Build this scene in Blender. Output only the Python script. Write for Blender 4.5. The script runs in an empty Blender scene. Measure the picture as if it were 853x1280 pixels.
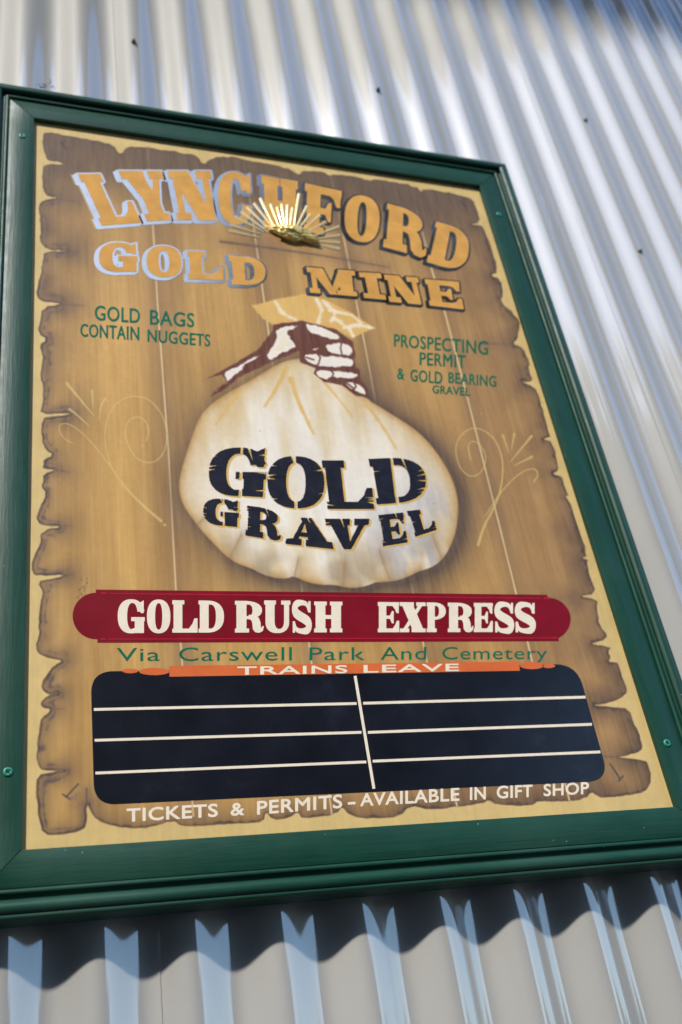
import bpy, bmesh, math, random
import numpy as np
from mathutils import Matrix, Vector

scene = bpy.context.scene
C = scene.collection
rng = np.random.RandomState(7)
random.seed(7)

# ------------------------------------------------------------------ camera
# World: X along the wall, Z up, the wall faces -Y. The front face of the sign's flat frame rail is Y = 0.
S = 0.90                 # camera to frame face, metres
CAMZ = 1.55
FPX = 1287.38            # focal length in photograph pixels (photograph 853 x 1280)
R = np.array([[0.94694088, -0.03577314, -0.31941079],
              [-0.14414588, 0.84096981, -0.52152827],
              [0.28727154, 0.53989819, 0.79119214]])
cam_d = bpy.data.cameras.new('camera')
cam_d.sensor_fit = 'VERTICAL'
cam_d.sensor_height = 36.0
cam_d.sensor_width = 24.0
cam_d.lens = FPX / 1280.0 * 36.0
cam_d.clip_start = 0.05
cam_d.clip_end = 5000
cam_d.dof.use_dof = True
cam_d.dof.focus_distance = 0.99
cam_d.dof.aperture_fstop = 5.0
cam = bpy.data.objects.new('camera', cam_d)
C.objects.link(cam)
M = Matrix.Identity(4)
for k in range(3):
    M[0][k] = R[0][k]; M[1][k] = -R[2][k]; M[2][k] = R[1][k]
M[0][3], M[1][3], M[2][3] = 0.0, -S, CAMZ
cam.matrix_world = M
scene.camera = cam

# ------------------------------------------------------------------ light
SUN_AZ, SUN_EL = -34.0, 44.5
w = bpy.data.worlds.new('World')
scene.world = w
w.use_nodes = True
nt = w.node_tree
sky = nt.nodes.new('ShaderNodeTexSky')
sky.sky_type = 'NISHITA'
sky.sun_disc = False
sky.sun_elevation = math.radians(SUN_EL)
sky.sun_rotation = math.radians(180 - SUN_AZ)
sky.air_density = 1.0
sky.dust_density = 0.55
sky.ozone_density = 5.0
bg = nt.nodes['Background']
bg.inputs['Strength'].default_value = 0.15
nt.links.new(sky.outputs[0], bg.inputs['Color'])
sd = bpy.data.lights.new('sun', 'SUN')
sd.energy = 2.05
sd.angle = math.radians(2.6)
sd.color = (1.0, 0.965, 0.91)
sun = bpy.data.objects.new('sun', sd)
C.objects.link(sun)
a, e = math.radians(SUN_AZ), math.radians(SUN_EL)
tosun = Vector((math.sin(a) * math.cos(e), -math.cos(a) * math.cos(e), math.sin(e)))
sun.rotation_euler = tosun.to_track_quat('Z', 'Y').to_euler()
sun.location = tosun * 20
scene.view_settings.view_transform = 'Standard'
scene.view_settings.look = 'None'
scene.view_settings.exposure = 1.26
scene.view_settings.gamma = 1.0

# ------------------------------------------------------------------ helpers
def ray_uv(px, py):
    c = np.array([px - 426.5, -(py - 640.0), -FPX])
    q = R @ c
    return q[0] / -q[2], q[1] / -q[2]

def on_plane(px, py, y=0.0):
    """photograph pixel -> (X, Z) on the plane Y = y of the place"""
    u, v = ray_uv(px, py)
    return u * (S + y), v * (S + y) + CAMZ

def to_px(X, Z, y):
    d = np.array([X, Z - CAMZ, np.full_like(X, -(S + y))])
    c = np.tensordot(R.T, d, 1)
    return 426.5 + c[0] / -c[2] * FPX, 640.0 - c[1] / -c[2] * FPX

def tag(o, label=None, cat=None, group=None, kind=None):
    if label: o['label'] = label
    if cat: o['category'] = cat
    if group: o['group'] = group
    if kind: o['kind'] = kind
    return o

def link_mesh(name, me, mat=None, parent=None):
    o = bpy.data.objects.new(name, me)
    C.objects.link(o)
    if mat: me.materials.append(mat)
    if parent: o.parent = parent
    return o

def mesh_obj(name, verts, faces, mat=None, parent=None, smooth=False):
    me = bpy.data.meshes.new(name)
    me.from_pydata([tuple(map(float, v)) for v in verts], [], faces)
    if smooth:
        me.polygons.foreach_set('use_smooth', [True] * len(me.polygons))
    me.update()
    return link_mesh(name, me, mat, parent)

def bm_obj(name, bm, mat=None, parent=None, smooth=False):
    me = bpy.data.meshes.new(name)
    bm.to_mesh(me); bm.free()
    if smooth:
        me.polygons.foreach_set('use_smooth', [True] * len(me.polygons))
    return link_mesh(name, me, mat, parent)

def srgb(r, g, b):
    f = lambda c: c / 12.92 if c <= 0.04045 else ((c + 0.055) / 1.055) ** 2.4
    return (f(r / 255), f(g / 255), f(b / 255), 1.0)

class Mat:
    def __init__(self, name, col, rough=0.5, spec=0.5, metal=0.0):
        self.m = bpy.data.materials.new(name)
        self.m.use_nodes = True
        self.nt = self.m.node_tree
        self.p = self.nt.nodes['Principled BSDF']
        self.p.inputs['Base Color'].default_value = col
        self.p.inputs['Roughness'].default_value = rough
        self.p.inputs['Specular IOR Level'].default_value = spec
        self.p.inputs['Metallic'].default_value = metal
        self.tc = None
    def n(self, t): return self.nt.nodes.new(t)
    def l(self, a, b): self.nt.links.new(a, b)
    def coord(self, scale=(1, 1, 1)):
        tc = self.n('ShaderNodeNewGeometry')
        mp = self.n('ShaderNodeMapping')
        mp.inputs['Scale'].default_value = scale
        self.l(tc.outputs['Position'], mp.inputs['Vector'])
        return mp.outputs[0]
    def noise(self, scale, detail=4, stretch=(1, 1, 1), rough=0.55):
        n = self.n('ShaderNodeTexNoise')
        n.inputs['Scale'].default_value = scale
        n.inputs['Detail'].default_value = detail
        n.inputs['Roughness'].default_value = rough
        self.l(self.coord(stretch), n.inputs['Vector'])
        return n.outputs['Fac']
    def ramp(self, fac, stops):
        r = self.n('ShaderNodeValToRGB')
        while len(r.color_ramp.elements) < len(stops): r.color_ramp.elements.new(0.5)
        for e_, (p_, c_) in zip(r.color_ramp.elements, stops):
            e_.position = p_; e_.color = c_ if len(c_) == 4 else (*c_, 1)
        self.l(fac, r.inputs[0])
        return r.outputs[0]
    def mix(self, fac, a, b, mode='MIX'):
        m = self.n('ShaderNodeMix'); m.data_type = 'RGBA'; m.blend_type = mode
        if isinstance(fac, (int, float)): m.inputs[0].default_value = fac
        else: self.l(fac, m.inputs[0])
        for s_, v_ in ((m.inputs[6], a), (m.inputs[7], b)):
            if isinstance(v_, tuple): s_.default_value = v_
            else: self.l(v_, s_)
        return m.outputs[2]
    def base(self, out): self.l(out, self.p.inputs['Base Color'])
    def rough(self, fac, lo, hi):
        mr = self.n('ShaderNodeMapRange')
        mr.inputs[1].default_value = 0.25; mr.inputs[2].default_value = 0.75
        mr.inputs[3].default_value = lo; mr.inputs[4].default_value = hi
        self.l(fac, mr.inputs[0]); self.l(mr.outputs[0], self.p.inputs['Roughness'])
    def bump(self, fac, strength, dist):
        b = self.n('ShaderNodeBump')
        b.inputs['Strength'].default_value = strength
        b.inputs['Distance'].default_value = dist
        self.l(fac, b.inputs['Height'])
        if self.p.inputs['Normal'].is_linked:
            self.l(self.p.inputs['Normal'].links[0].from_socket, b.inputs['Normal'])
        self.l(b.outputs[0], self.p.inputs['Normal'])

# ------------------------------------------------------------------ materials
def simple(name, col, rough, spec=0.5, vary=0.12, nscale=60, bump=0.0, metal=0.0):
    m = Mat(name, col, rough, spec, metal)
    f = m.noise(nscale, 5)
    lo = tuple(c * (1 - vary) for c in col[:3]) + (1,)
    hi = tuple(min(1, c * (1 + vary)) for c in col[:3]) + (1,)
    m.base(m.ramp(f, [(0.3, lo), (0.7, hi)]))
    m.rough(m.noise(nscale * 0.5, 3), rough * 0.88, min(1, rough * 1.15))
    if bump: m.bump(m.noise(nscale * 6, 2), bump, 0.0005)
    return m.m

# painted corrugated steel: cream enamel, a little dust in streaks
mw = Mat('cream_steel', srgb(168, 164, 152), 0.30, 0.2, 0.12)
big = mw.noise(2.2, 4, (1, 1, 0.35))
fine = mw.noise(38, 6, (1, 1, 0.12))
c1 = mw.ramp(big, [(0.3, srgb(162, 160, 154)), (0.7, srgb(174, 172, 166))])
c2 = mw.mix(mw.ramp(fine, [(0.5, (0, 0, 0)), (0.85, (0.22, 0.22, 0.22))]), c1, srgb(150, 146, 138))
mw.base(c2)
mw.rough(mw.noise(9, 4, (1, 1, 0.3)), 0.58, 0.66)
mw.p.inputs['Coat Weight'].default_value = 1.0
mw.p.inputs['Coat Roughness'].default_value = 0.09
mw.p.inputs['Coat IOR'].default_value = 2.2
mw.bump(mw.noise(7, 3, (1, 1, 0.3)), 0.10, 0.0012)
M_WALL = mw.m

mg = Mat('green_enamel', srgb(24, 82, 62), 0.36, 0.5)
g1 = mg.noise(120, 5, (1, 1, 1))
mg.base(mg.ramp(g1, [(0.3, srgb(20, 72, 55)), (0.7, srgb(28, 88, 68))]))
mg.rough(mg.noise(40, 4), 0.30, 0.44)
M_GREEN_H = mg          # grain direction is set per material copy below
def green(name, stretch):
    m = Mat(name, srgb(18, 66, 50), 0.44, 0.34)
    gn = m.noise(150, 5, stretch)
    body = m.ramp(gn, [(0.3, srgb(12, 54, 40)), (0.7, srgb(18, 66, 50))])
    dusty = m.mix(m.ramp(m.noise(5, 5), [(0.45, (0, 0, 0)), (0.8, (.30, .30, .30))]), body, srgb(66, 98, 84))
    vor = m.n('ShaderNodeTexVoronoi'); vor.inputs['Scale'].default_value = 95
    m.l(m.coord(), vor.inputs['Vector'])
    spk = m.ramp(vor.outputs['Distance'], [(0.035, (.8, .8, .8)), (0.06, (0, 0, 0))])
    gate = m.ramp(m.noise(31, 2), [(0.54, (0, 0, 0)), (0.60, (1, 1, 1))])
    mul = m.mix(1.0, spk, gate, 'MULTIPLY')
    m.base(m.mix(mul, dusty, srgb(170, 186, 170)))
    m.rough(m.noise(60, 4), 0.40, 0.50)
    m.bump(m.noise(330, 4, stretch, 0.6), 0.38, 0.0008)
    m.bump(m.noise(900, 2), 0.12, 0.0002)
    return m.m
M_GREEN_X = green('green_enamel_level_grain', (0.07, 1, 1))
M_GREEN_Z = green('green_enamel_upright_grain', (1, 1, 0.07))
M_SCREW = simple('teal_painted_screw', srgb(40, 140, 115), 0.35, nscale=400)
M_STEELSCREW = simple('weathered_wall_screw', srgb(96, 92, 88), 0.5, nscale=300, metal=0.6)
M_DARK = simple('screw_recess', srgb(14, 30, 26), 0.7, nscale=300)
M_LETTER = simple('gold_ochre_paint', srgb(200, 148, 74), 0.60, 0.15, 0.14, 45)
def vinyl(name, col, r=0.27, spec=0.10):
    m = Mat(name, col, r, spec)
    f = m.noise(55, 4)
    m.base(m.ramp(f, [(0.3, tuple(c * .9 for c in col[:3])), (0.7, tuple(c * 1.1 for c in col[:3]))]))
    m.rough(m.noise(60, 4), r * 0.9, r * 1.15)
    m.bump(m.noise(22, 2), 0.30, 0.0008)
    return m.m
mch = Mat('dark_mirror_foil', (0.60, 0.61, 0.64, 1), 0.16, 0.5, 1.0)
mch.base(mch.ramp(mch.noise(70, 5), [(0.3, (0.86, 0.68, 0.49)), (0.7, (0.97, 0.78, 0.58))]))
mch.rough(mch.noise(45, 4), 0.13, 0.24)
mch.bump(mch.noise(16, 2), 0.25, 0.0008)
M_BLACK = mch.m
M_TEAL = vinyl('green_vinyl', srgb(26, 100, 76), 0.22, 0.12)
M_INK = simple('worn_black_ink', srgb(30, 31, 42), 0.42, 0.16, 0.25, 120)
M_GOLDEDGE = simple('ochre_letter_edge', srgb(205, 165, 85), 0.5, 0.3)
M_CREAM = simple('cream_vinyl', srgb(226, 212, 188), 0.45, 0.4, 0.05, 90)
M_RED = simple('crimson_vinyl', srgb(118, 12, 28), 0.42, 0.14, 0.12, 30)
M_RED2 = simple('bright_red_line', srgb(160, 26, 44), 0.42, 0.14)
M_ORANGE = simple('orange_vinyl', srgb(204, 98, 44), 0.40, 0.4, 0.08, 50)
mb = Mat('chalkboard_black', srgb(24, 26, 34), 0.25, 0.4)
mb.base(mb.ramp(mb.noise(18, 6), [(0.3, srgb(14, 16, 22)), (0.6, srgb(23, 25, 33)), (0.8, srgb(40, 42, 52))]))
mb.rough(mb.noise(25, 5), 0.22, 0.30)
M_CHALK = mb.m
mgold = Mat('gold_leaf', (0.90, 0.66, 0.22, 1), 0.26, 0.6, 0.45)
mgold.bump(mgold.noise(160, 4), 0.35, 0.0008)
M_GOLD = mgold.m
M_RAY = Mat('polished_gold_foil', (0.84, 0.66, 0.34, 1), 0.34, 0.5, 0.7).m
M_GOLDLINE = simple('pale_gold_line', srgb(212, 182, 100), 0.45, 0.3)
M_GROUND = simple('gravel_ground', srgb(128, 120, 108), 0.9, 0.2, 0.3, 3)
M_EAVE = simple('painted_eave_board', srgb(205, 200, 188), 0.6, 0.3)
M_DEBRIS = simple('dead_grass_and_web', srgb(60, 48, 38), 0.8, 0.2, 0.3, 400)

# ------------------------------------------------------------------ ground and eave
gr = mesh_obj('ground', [(-600, -900, 0), (600, -900, 0), (600, 40, 0), (-600, 40, 0)], [(0, 1, 2, 3)], M_GROUND)
tag(gr, kind='structure')

# ------------------------------------------------------------------ corrugated wall
DW = 0.024                       # wall crests behind the frame face
PITCH, AMP = 0.0773, 0.0073
crest_x = on_plane(124, 1201, DW)[0]
wall = bpy.data.objects.new('corrugated_wall', None); C.objects.link(wall)
wall.location = (0.4, DW, 0)
tag(wall, 'cream painted corrugated steel wall behind the green framed sign', 'wall')
seam0 = on_plane(203, 1250, DW + 0.006)[0]
seam1 = on_plane(640, 62, DW + 0.006)[0]
Z0, Z1 = 0.02, 3.9
def sheet(x0, x1, lift):
    n = int((x1 - x0) / PITCH * 40) + 1
    vs, fs = [], []
    for i in range(n + 1):
        x = x0 + (x1 - x0) * i / n
        ph = (x - crest_x) / PITCH * 2 * math.pi
        y = DW + AMP - AMP * math.cos(ph) - lift
        for z in (Z0, Z1): vs.append((x - wall.location.x, y - DW, z))
    for i in range(n):
        fs.append((2 * i, 2 * i + 2, 2 * i + 3, 2 * i + 1))
    k_ = len(vs)
    vs += [(x, y + 0.0007, z) for x, y, z in vs]
    back = [tuple(q + k_ for q in reversed(f)) for f in fs]
    rim = []
    for q in (0, 2 * n):                      # the two long edges get faces of their own, flat shaded
        b_ = len(vs)
        vs += [vs[q], vs[q + 1], vs[q + 1 + k_], vs[q + k_]]
        rim.append((b_, b_ + 1, b_ + 2, b_ + 3))
    return mesh_obj('wall_sheet', vs, fs + back + rim, M_WALL, wall, True)
print('seams', seam0, seam1, 'pitch count', (seam1 - seam0) / PITCH)
sheet(seam0 - 10 * PITCH - 0.03, seam0, 0.0012)
sheet(seam0 - 0.08, seam1 + 0.10, 0.0)
sheet(seam1, seam1 + 10 * PITCH, 0.0012)
sheet(seam1 + 10 * PITCH - 0.06, seam1 + 20 * PITCH, 0.0)

def wall_screw(px, py):
    X, Z = on_plane(px, py, DW)
    k = round((X - crest_x) / PITCH)
    X = crest_x + k * PITCH
    bm = bmesh.new()
    bmesh.ops.create_cone(bm, cap_ends=True, segments=16, radius1=0.0040, radius2=0.0037, depth=0.0014,
                          matrix=Matrix.Translation((0, -0.0009, 0)) @ Matrix.Rotation(math.pi / 2, 4, 'X'))
    bmesh.ops.create_cone(bm, cap_ends=True, segments=6, radius1=0.0025, radius2=0.0023, depth=0.003,
                          matrix=Matrix.Translation((0, -0.004, 0)) @ Matrix.Rotation(math.pi / 2, 4, 'X'))
    o = bm_obj('wall_screw', bm, M_STEELSCREW, wall)
    o.location = (X - wall.location.x, 0, Z)
for p in ((195, 58), (470, 113), (711, 148), (789, 314)): wall_screw(*p)

# eave above, known by its shadow; depth and end shaped for reflections
zs = on_plane(810, 12, DW)[1]
pe = 1.30
ze = zs + pe * math.tan(e) / math.cos(a)
eave = bpy.data.objects.new('roof_eave', None); C.objects.link(eave)
eave.location = (0.4, DW, ze)
tag(eave, 'flat eave with fascia and gutter projecting over the top of the wall, deepened out of view to shape reflections', 'eave')
def box(name, x0, x1, y0, y1, z0, z1, mat, parent=None):
    v = [(x, y, z) for x in (x0, x1) for y in (y0, y1) for z in (z0, z1)]
    f = [(0, 1, 3, 2), (4, 6, 7, 5), (0, 4, 5, 1), (2, 3, 7, 6), (0, 2, 6, 4), (1, 5, 7, 3)]
    return mesh_obj(name, v, f, mat, parent)
box('soffit', -4, 0.80, -pe + 0.012, 0.0, 0.0, 0.012, M_EAVE, eave)
box('fascia', -4, 0.80, -pe, -pe + 0.012, -0.002, 0.16, M_EAVE, eave)
box('gutter', -4, 0.80, -pe - 0.11, -pe - 0.002, 0.05, 0.15, M_EAVE, eave)

# unseen building added opposite: the gloss paint mirrors it and it blocks low sky
M_SHED = simple('dark_stained_weatherboard', srgb(50, 42, 37), 0.7, 0.2, 0.2, 6)
M_ROOF = simple('weathered_roof_iron', srgb(92, 84, 80), 0.55, 0.4, 0.2, 5)
shed = bpy.data.objects.new('unseen_shed', None); C.objects.link(shed)
shed.location = (-1.6, -5.0, 0)
tag(shed, 'unseen dark timber shed added opposite the sign', 'shed')
for i in range(22):
    box('weatherboard', -12.2, 3.6, -0.03 - .004 * (i % 2), 0.02, i * 0.16, i * 0.16 + 0.156, M_SHED, shed)
shed['label'] = 'unseen long dark timber shed added opposite the sign to darken reflections'
vs = [(-12.6, .45, 3.42), (4.0, .45, 3.42), (4.0, -2.2, 5.35), (-12.6, -2.2, 5.35), (-12.6, .45, 3.48), (4.0, .45, 3.48), (4.0, -2.2, 5.41), (-12.6, -2.2, 5.41)]
mesh_obj('roof', vs, [(3, 2, 1, 0), (4, 5, 6, 7), (0, 1, 5, 4), (1, 2, 6, 5), (2, 3, 7, 6), (3, 0, 4, 7)], M_ROOF, shed)
box('gable_wall', -12.2, 3.6, -2.1, -2.05, 0, 5.2, M_SHED, shed)

fence = bpy.data.objects.new('unseen_fence', None); C.objects.link(fence)  # unseen fence added to block low sky in the ribs
fence.location = (2.1, -5.0, 0)
tag(fence, 'unseen dark board fence added beyond the shed to block low sky', 'fence')
for i in range(18):
    box('fence_board', i * 0.15, i * 0.15 + 0.143, -0.02, 0.0, 0.02, 2.62 + 0.02 * (i % 3), M_SHED, fence)

# unseen ridge added to keep the yellow horizon out of reflections
vs, fs = [], []
for i in range(121):
    an = math.radians(-100 + 200 * i / 120)
    hh = 26 + 9 * math.sin(i * .21) + 5 * math.sin(i * .53 + 1) + 2 * math.sin(i * 1.7)
    for dd, z in ((330, -1), (420, hh), (520, -1)): vs.append((dd * math.sin(an), -dd * math.cos(an), z))
for i in range(120):
    for q in (0, 1): fs.append((3 * i + q, 3 * i + q + 3, 3 * i + q + 4, 3 * i + q + 1))
hl = mesh_obj('added_hills', vs, fs, simple('wooded_hills', srgb(62, 76, 62), 0.9, 0.1, 0.3, .05), None, True)
tag(hl, kind='structure')
# unseen trees added behind the shed to keep sky out of reflections
mlf = Mat('dark_foliage', srgb(58, 70, 40), 0.6, 0.3)
mlf.base(mlf.ramp(mlf.noise(2.5, 3), [(0.3, srgb(24, 32, 18)), (0.7, srgb(52, 60, 34))]))
M_LEAF = mlf.m
M_BARK = simple('rough_bark', srgb(96, 82, 68), 0.85, 0.2, 0.3, 12)
def crown_mesh(rx, ry, rz, n, seed):
    r = np.random.RandomState(seed)
    clumps = r.randn(26, 3); clumps /= np.linalg.norm(clumps, axis=1)[:, None]
    clumps *= (r.rand(26, 1) ** .4) * .8
    cidx = r.randint(0, 26, n)
    P = clumps[cidx] + r.randn(n, 3) * .17
    P *= np.array([rx, ry, rz])
    vs, fs = [], []
    for i, p in enumerate(P):
        u = r.randn(3); u /= np.linalg.norm(u); v = np.cross(u, r.randn(3)); v /= np.linalg.norm(v)
        a_, b_ = .20 + .16 * r.rand(), .12 + .08 * r.rand()
        vs += [p - u * a_, p + v * b_, p + u * a_, p - v * b_]
        fs.append((4 * i, 4 * i + 1, 4 * i + 2, 4 * i + 3))
    me = bpy.data.meshes.new('crown'); me.from_pydata([tuple(q) for q in vs], [], fs); me.materials.append(M_LEAF)
    return me
def trunk_mesh(h, r0):
    bm = bmesh.new()
    bmesh.ops.create_cone(bm, cap_ends=True, segments=12, radius1=r0, radius2=r0 * .45, depth=h, matrix=Matrix.Translation((0, 0, h / 2)))
    for v in bm.verts: v.co.x += .12 * math.sin(v.co.z * 1.1)
    me = bpy.data.meshes.new('trunk'); bm.to_mesh(me); bm.free(); me.materials.append(M_BARK)
    return me
CR = crown_mesh(2.3, 1.9, 4.2, 2600, 5); TR = trunk_mesh(6.5, .22)
CR2 = crown_mesh(2.0, 2.0, 3.8, 9000, 9); TR2 = trunk_mesh(7.5, .20)
def unseen_tree(x, y, cz, cm, tm, label, rot, group=None):
    t = bpy.data.objects.new('unseen_tree', None); C.objects.link(t); t.location = (x, y, 0); t.rotation_euler = (0, 0, rot)
    tag(t, label, 'unseen_tree', group)
    for nm, me, z in (('crown', cm, cz), ('trunk', tm, 0)):
        o = bpy.data.objects.new(nm, me); C.objects.link(o); o.parent = t; o.location = (0, 0, z)
for i, (az, dist) in enumerate(((-74, 9.5), (-60, 9.0), (-46, 9.0), (-32, 9.2), (-18, 9.2), (-4, 9.4), (10, 9.4), (21, 9.6))):
    unseen_tree(dist * math.sin(math.radians(az)), -dist * math.cos(math.radians(az)), 4.9, CR, TR, 'unseen dark foliage added behind the shed to block sky, ' + ('first', 'second', 'third', 'fourth', 'fifth', 'sixth', 'seventh', 'last')[i] + ' of the row', i * 1.3, 'unseen trees added in a row to block sky')
unseen_tree(4.3, -7.0, 9.0, CR2, TR2, 'unseen tall crown added to darken the reflections at the right', .7)  # added out of view so the right-hand letter outlines reflect dark

# ------------------------------------------------------------------ sign
ox0, oz0 = on_plane(27, 1062, 0)
ox1, oz1 = on_plane(600, 231.5, 0)
ox0 = on_plane(35, 600, 0)[0] if False else ox0
YB = 0.0065                         # board lies this far behind the rail's face
sign = bpy.data.objects.new('framed_sign', None); C.objects.link(sign)
SX, SZ = (ox0 + ox1) / 2, oz0
sign.location = (SX, YB, SZ)
tag(sign, 'painted gold mine sign board in a green timber frame on the corrugated wall', 'sign')
def bp(X, Z, h=0.0): return (X - SX, -h, Z - SZ)          # board-local point, h metres proud of the board

FLAT = 0.0312
# outward distance from the opening, height above the rail face (negative = behind)
def arc(cx, cy, r, a0, a1, n):
    return [(cx + r * math.cos(math.radians(a0 + (a1 - a0) * i / n)), cy + r * math.sin(math.radians(a0 + (a1 - a0) * i / n))) for i in range(n + 1)]
flat_prof = [(0.0, -YB - 0.004), (0.0, -0.0010), (0.0003, -0.0003), (0.001, 0.0), (FLAT - 0.0012, 0.0), (FLAT - 0.0004, -0.0004), (FLAT, -0.0012), (FLAT, -0.012)]
mold_prof = ([(FLAT + 0.0002, -0.012), (FLAT + 0.0002, -0.001)] + arc(FLAT + 0.0026, 0.0006, 0.0024, 190, 25, 8) +
             arc(0.0395, 0.0042, 0.0050, 235, 300, 5) + arc(0.0464, 0.0012, 0.0062, 150, 40, 10) +
             arc(0.0533, 0.0018, 0.0027, 130, -10, 7) + [(0.0562, -0.002), (0.0562, -DW + 0.0008)])
def rail(side, prof, name, mat):
    cs = {'top': ((ox0, oz1), (ox1, oz1), (0, 1)), 'bottom': ((ox1, oz0), (ox0, oz0), (0, -1)),
          'left': ((ox0, oz0), (ox0, oz1), (-1, 0)), 'right': ((ox1, oz1), (ox1, oz0), (1, 0))}[side]
    (xa, za), (xb, zb), out = cs
    L = math.hypot(xb - xa, zb - za)
    d = ((xb - xa) / L, (zb - za) / L)
    g = 0.00045                     # hairline mitre gap
    N = 24
    vs, fs = [], []
    for (q, h) in prof:
        for i in range(N + 1):
            t = i / N
            s_ = -q + g + t * (L + 2 * q - 2 * g)
            X = xa + d[0] * s_ + out[0] * q
            Z = za + d[1] * s_ + out[1] * q
            vs.append(bp(X, Z, h + YB))
    K = len(prof)
    for k in range(K - 1):
        for i in range(N):
            a_ = k * (N + 1) + i
            fs.append((a_, a_ + 1, a_ + N + 2, a_ + N + 1))
    fs.append(tuple(k * (N + 1) for k in range(K)))
    fs.append(tuple(k * (N + 1) + N for k in reversed(range(K))))
    o = mesh_obj(name, vs, fs, mat, sign)
    bm = bmesh.new(); bm.from_mesh(o.data); bmesh.ops.recalc_face_normals(bm, faces=bm.faces)
    for f_ in bm.faces: f_.smooth = len(f_.verts) == 4
    for e_ in bm.edges:
        if len(e_.link_faces) == 2 and e_.calc_face_angle(0) > math.radians(38): e_.smooth = False
    bm.to_mesh(o.data); bm.free()
    return o
for side in ('top', 'right', 'bottom', 'left'):
    mat = M_GREEN_X if side in ('top', 'bottom') else M_GREEN_Z
    rail(side, flat_prof, 'frame_rail', mat)
    rail(side, mold_prof, 'frame_moulding', mat)

def frame_screw(px, py, r=0.0042, tilt=0.0):
    X, Z = on_plane(px, py, 0)
    bm = bmesh.new()
    prof = [(r, 0.0), (r * 0.97, 0.0007), (r * 0.75, 0.0012), (r * 0.42, 0.0012), (r * 0.34, 0.0003), (0, 0.0003)]
    n = 18
    rings = []
    for (rr, hh) in prof[:-1]:
        rings.append([bm.verts.new((rr * math.cos(2 * math.pi * i / n), -hh, rr * math.sin(2 * math.pi * i / n))) for i in range(n)])
    cv = bm.verts.new((0, -0.0003, 0))
    for a_, b_ in zip(rings, rings[1:]):
        for i in range(n): bm.faces.new((a_[i], a_[(i + 1) % n], b_[(i + 1) % n], b_[i]))
    for i in range(n): bm.faces.new((rings[-1][i], rings[-1][(i + 1) % n], cv))
    bmesh.ops.recalc_face_normals(bm, faces=bm.faces)
    o = bm_obj('frame_screw', bm, M_SCREW, sign, True)
    o.location = Vector(bp(X, Z, YB + 0.0001)); o.rotation_euler = (0, tilt, 0)
    q = 0.0011
    v, f = [], []
    for (a0, a1) in ((r * 0.62, q * .5), (q * .5, r * 0.62)):
        k = len(v)
        hh = 0.00125 if a0 > a1 else 0.0013
        v += [(-a0, -hh, -a1), (a0, -hh, -a1), (a0, -hh, a1), (-a0, -hh, a1)]
        f.append((k, k + 1, k + 2, k + 3))
    mesh_obj('cross_slot', v, f, M_DARK, o)
frame_screw(28, 170, tilt=0.4); frame_screw(10, 965, tilt=0.9); frame_screw(834, 929, tilt=0.2); frame_screw(624, 268, tilt=0.6)

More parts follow.
